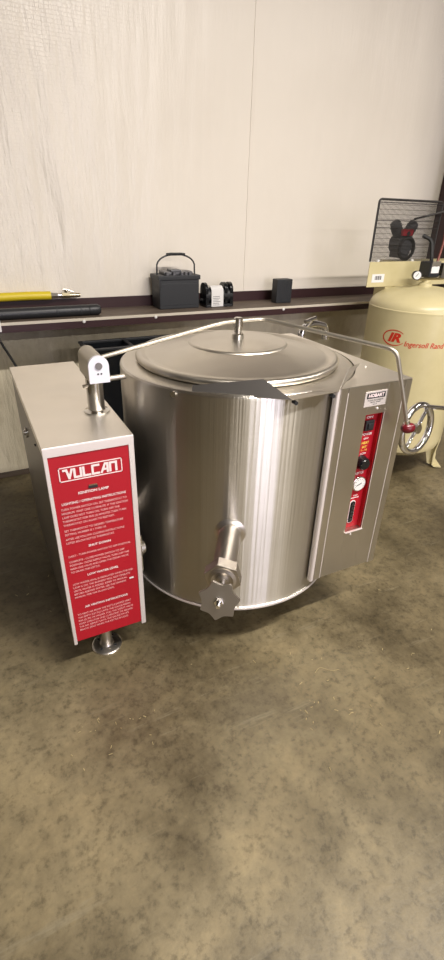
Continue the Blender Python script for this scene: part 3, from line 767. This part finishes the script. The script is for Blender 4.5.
hx0, hx1 = bx0 + .010, bx1 - .014
pts = [(hx0, 1.29, 1.10), (hx0 + .002, 1.29, 1.17)] + [((hx0 + hx1) / 2 - (hx1 - hx0) / 2 * math.cos(a), 1.29, 1.175 + .073 * math.sin(a) ** .8) for a in [PI * k / 16 for k in range(1, 16)]] + [(hx1 - .002, 1.29, 1.17), (hx1, 1.29, 1.10)]
tube(b, pts, .0045, 10); hd = obj('carry_handle', b, 'black', BT)
b = B(); xm = (hx0 + hx1) / 2; tube(b, [(xm - .055, 1.29, 1.2455), (xm - .03, 1.29, 1.2485), (xm + .03, 1.29, 1.2485), (xm + .055, 1.29, 1.2455)], .008, 10); obj('hand_grip', b, 'rubber', hd)
b = B(); box(b, bx0 + .002, bx0 + .016, by0 - .006, by0 + .002, 1.075, 1.125, .002); obj('handle_clip', b, 'black', BT)

# small bracketed roll with white label
RB = thing('bracketed_roll', 'small black roll with a white label between two black brackets, right of the battery', 'roll', (.535, 1.27, ZS))
b = B(); cyl(b, (.448, 1.27, 1.025), (.625, 1.27, 1.025), .044, seg=28); box(b, .45, .62, 1.225, 1.315, ZS, ZS + .016, .003)
obj('roll', b, 'black', RB)
for x0, x1 in ((.445, .462), (.570, .588), (.606, .626)):
    b = B(); p_ = [(x0, 1.225, ZS)] + [(x0, 1.27 - .042 * math.cos(PI * k / 12), 1.055 + .042 * math.sin(PI * k / 12)) for k in range(13)] + [(x0, 1.315, ZS)]
    prism(b, p_, (x1 - x0, 0, 0)); obj('bracket', b, 'black_gloss', RB)
b = B(); p_ = [(.480, 1.222, ZS + .004), (.480, 1.2225, ZS + .07), (.480, 1.226, 1.062), (.480, 1.245, 1.078), (.480, 1.27, 1.080), (.480, 1.27, 1.0765), (.480, 1.247, 1.0745), (.480, 1.2285, 1.060), (.480, 1.225, ZS + .07), (.480, 1.2245, ZS + .004)]
prism(b, p_, (.078, 0, 0)); obj('paper_label', b, 'paper', RB, 30)
b = B()
for i in range(6): box(b, .490, .490 + random.uniform(.035, .055), 1.2214, 1.2222, ZS + .012 + i * .0095, ZS + .0145 + i * .0095)
obj('label_print', b, 'grey_plastic', RB)
b = B(); tube(b, smooth_path([(.418, 1.30, ZS + .015), (.435, 1.27, ZS + .045), (.45, 1.27, ZS + .03)], .01), .006, 8); obj('cable_stub', b, 'rubber', RB)

b = B(); box(b, .942, 1.055, 1.235, 1.30, ZS, 1.104, .006)
for k in range(7): box(b, .950 + k * .015, .957 + k * .015, 1.2335, 1.237, ZS + .01, 1.088, .0005)
BX = obj('plastic_block', b, 'charcoal', None); tag(BX, 'upright charcoal plastic block with ribbed front standing alone on the ledge, right of the battery', 'block')

# black cylinder tool and yellow hose
BC = thing('black_strut', 'long black cylinder tube with rounded end lying on the wall ledge at left', 'cylinder', (-.5, 1.20, ZS))
b = B(); lathe(b, [(0, -.75), (.0275, -.75), (.0275, .475), (.025, .48), (0, .48)], (-.73, 1.20, ZS + .0275), (1, 0, 0), seg=28); obj('tube', b, 'black', BC)
b = B(); lathe(b, [(0, .478), (.024, .478), (.028, .484), (.028, .525), (.020, .540), (0, .543)], (-.73, 1.20, ZS + .0275), (1, 0, 0), seg=24); obj('end_eye', b, 'black', BC)
for x in (-.42, -.30, -.80):
    b = B(); lathe(b, [(.0272, 0), (.0284, .001), (.0284, .009), (.0272, .010)], (x, 1.20, ZS + .0275), (1, 0, 0), seg=28); obj('tube_band', b, 'charcoal', BC)
HX = -.06
YH = thing('yellow_air_hose', 'bright yellow hose with brass and steel couplings lying on the ledge behind the black tube', 'hose', (-.7, 1.36, 1.02))
b = B(); tube(b, [(-1.5, 1.378, 1.040), (-1.0, 1.376, 1.040), (-.7, 1.374, 1.043), (-.45, 1.372, 1.046), (-.335, 1.372, 1.044)], .0215, 16); obj('hose', b, 'yellow', YH)
b = B(); cyl(b, (-.337, 1.372, 1.044), (-.300, 1.372, 1.043), .018, .015, 6); cyl(b, (-.30, 1.372, 1.043), (-.275, 1.372, 1.043), .012); obj('ferrule', b, 'steel_polish', YH)
b = B(); cyl(b, (-.276, 1.372, 1.043), (-.235, 1.372, 1.042), .016, seg=6); cyl(b, (-.235, 1.372, 1.042), (-.18, 1.372, 1.041), .011); cyl(b, (-.255, 1.372, 1.05), (-.255, 1.368, 1.072), .007)
obj('coupling', b, 'brass', YH)
b = B(); tube(b, [(-.27, 1.36, 1.074), (-.245, 1.36, 1.070), (-.215, 1.36, 1.058)], .004, 8); obj('lever', b, 'steel_satin', YH); YH.location.x -= .075

# white outlet block at the left end of the girt with black cable
b = B(); box(b, -.760, -.697, 1.096, 1.112, .925, .985, .004); o = obj('cable_clamp', b, 'paper'); tag(o, 'small white plastic block fixed to the girt front at the far left', 'clamp')
b = B(); tube(b, smooth_path([(-.725, 1.104, .925), (-.712, 1.085, .88), (-.672, .93, .80), (-.60, .75, .60), (-.57, .70, .02)], .08), .006, 8)
o = obj('black_cable', b, 'rubber'); tag(o, 'thin black cable hanging from the girt down behind the left console', 'cable')
for i, x in enumerate((-.30, .09, .92)):
    b = B(); lathe(b, [(0, .006), (.006, .0055), (.009, 0), (0, 0)], (x, 1.112, .948), (0, -1, 0), seg=14); o = obj('bolt_head', b, 'paper')
    tag(o, ['round bolt head on the girt front under the black tube end', 'round bolt head on the girt front left of the battery', 'round bolt head on the girt front under the charcoal block'][i], 'bolt', 'bolts in the girt front')

# black storage bin between console and kettle
SB = thing('storage_bin', 'black plastic storage bin on the floor behind the kettle and left console', 'bin', (-.10, 1.02, 0))
b = B()
x0, x1, y0, y1, H = -.34, .16, .90, 1.08, .845
box(b, x0, x0 + .01, y0, y1, 0, H, .002); box(b, x1 - .01, x1, y0, y1, 0, H, .002); box(b, x0 + .01, x1 - .01, y0, y0 + .01, 0, H, .002); box(b, x0 + .01, x1 - .01, y1 - .01, y1, 0, H, .002); box(b, x0 + .01, x1 - .01, y0 + .01, y1 - .01, 0, .72)
obj('shell', b, 'black_gloss', SB)
b = B(); box(b, x0 - .008, x1 + .008, y0 - .008, y0 + .012, H - .002, H + .012, .003); box(b, x0 - .008, x1 + .008, y1 - .012, y1 + .008, H - .002, H + .012, .003)
box(b, x0 - .008, x0 + .012, y0 + .012, y1 - .012, H - .002, H + .012, .003); box(b, x1 - .012, x1 + .008, y0 + .012, y1 - .012, H - .002, H + .012, .003); box(b, -.12, -.10, y0 + .012, y1 - .012, H - .002, H + .010, .002)
obj('rim', b, 'black', SB)

# straw and crumbs on the floor
b = B()
for cx, cy, n, sp in ((-.66, -.52, 20, .07), (-.05, -.72, 12, .09), (-.85, .2, 10, .15), (.35, -.75, 18, .25), (.05, -.5, 12, .2), (.9, .3, 18, .3), (-1.0, .9, 14, .12)):
    for k in range(n):
        x, y = cx + random.gauss(0, sp), cy + random.gauss(0, sp * .6); a = random.uniform(0, PI); l = random.uniform(.003, .014)
        if y > 1.2: continue
        cyl(b, (x, y, .0012), (x + l * math.cos(a), y + l * math.sin(a), .0018), random.uniform(.0008, .0018), seg=5)
o = obj('floor_debris', b, 'debris'); tag(o, 'scattered straw bits and crumbs on the concrete floor', 'debris', kind='stuff')
for i, (x, y, lb) in enumerate(((.09, -.62, 'thin pale wood shaving curled on the floor in front of the kettle'),)):
    b = B(); tube(b, smooth_path([(x - .04, y + .02, .0015), (x - .01, y + .035, .0015), (x + .02, y + .0, .0015), (x + .05, y - .005, .0015)], .02), .0008, 6)
    o = obj('wood_shaving', b, 'debris'); tag(o, lb, 'shaving')

# ------------------------------------------------------------------ invented strip lamps out of view, added for light and reflections
for i, (x, y, p) in enumerate(ADDED_LAMPS):
    t = thing('added_strip_lamp', 'added unseen strip lamp hanging under the roof for light, %s' % ['far left', 'far right', 'near left', 'near right'][i], 'ceiling lamp', (x, y, 3.4), 'added strip lamps')
    b = B(); box(b, x - 1.2, x + 1.2, y - .12, y + .12, 3.40, 3.48, .01); obj('added_lamp_housing', b, 'paper', t)
    for dx in (-.9, .9):
        b = B(); cyl(b, (x + dx, y, 3.47), (x + dx, y, ZC), .006, seg=8); obj('added_lamp_rod', b, 'wire', t)
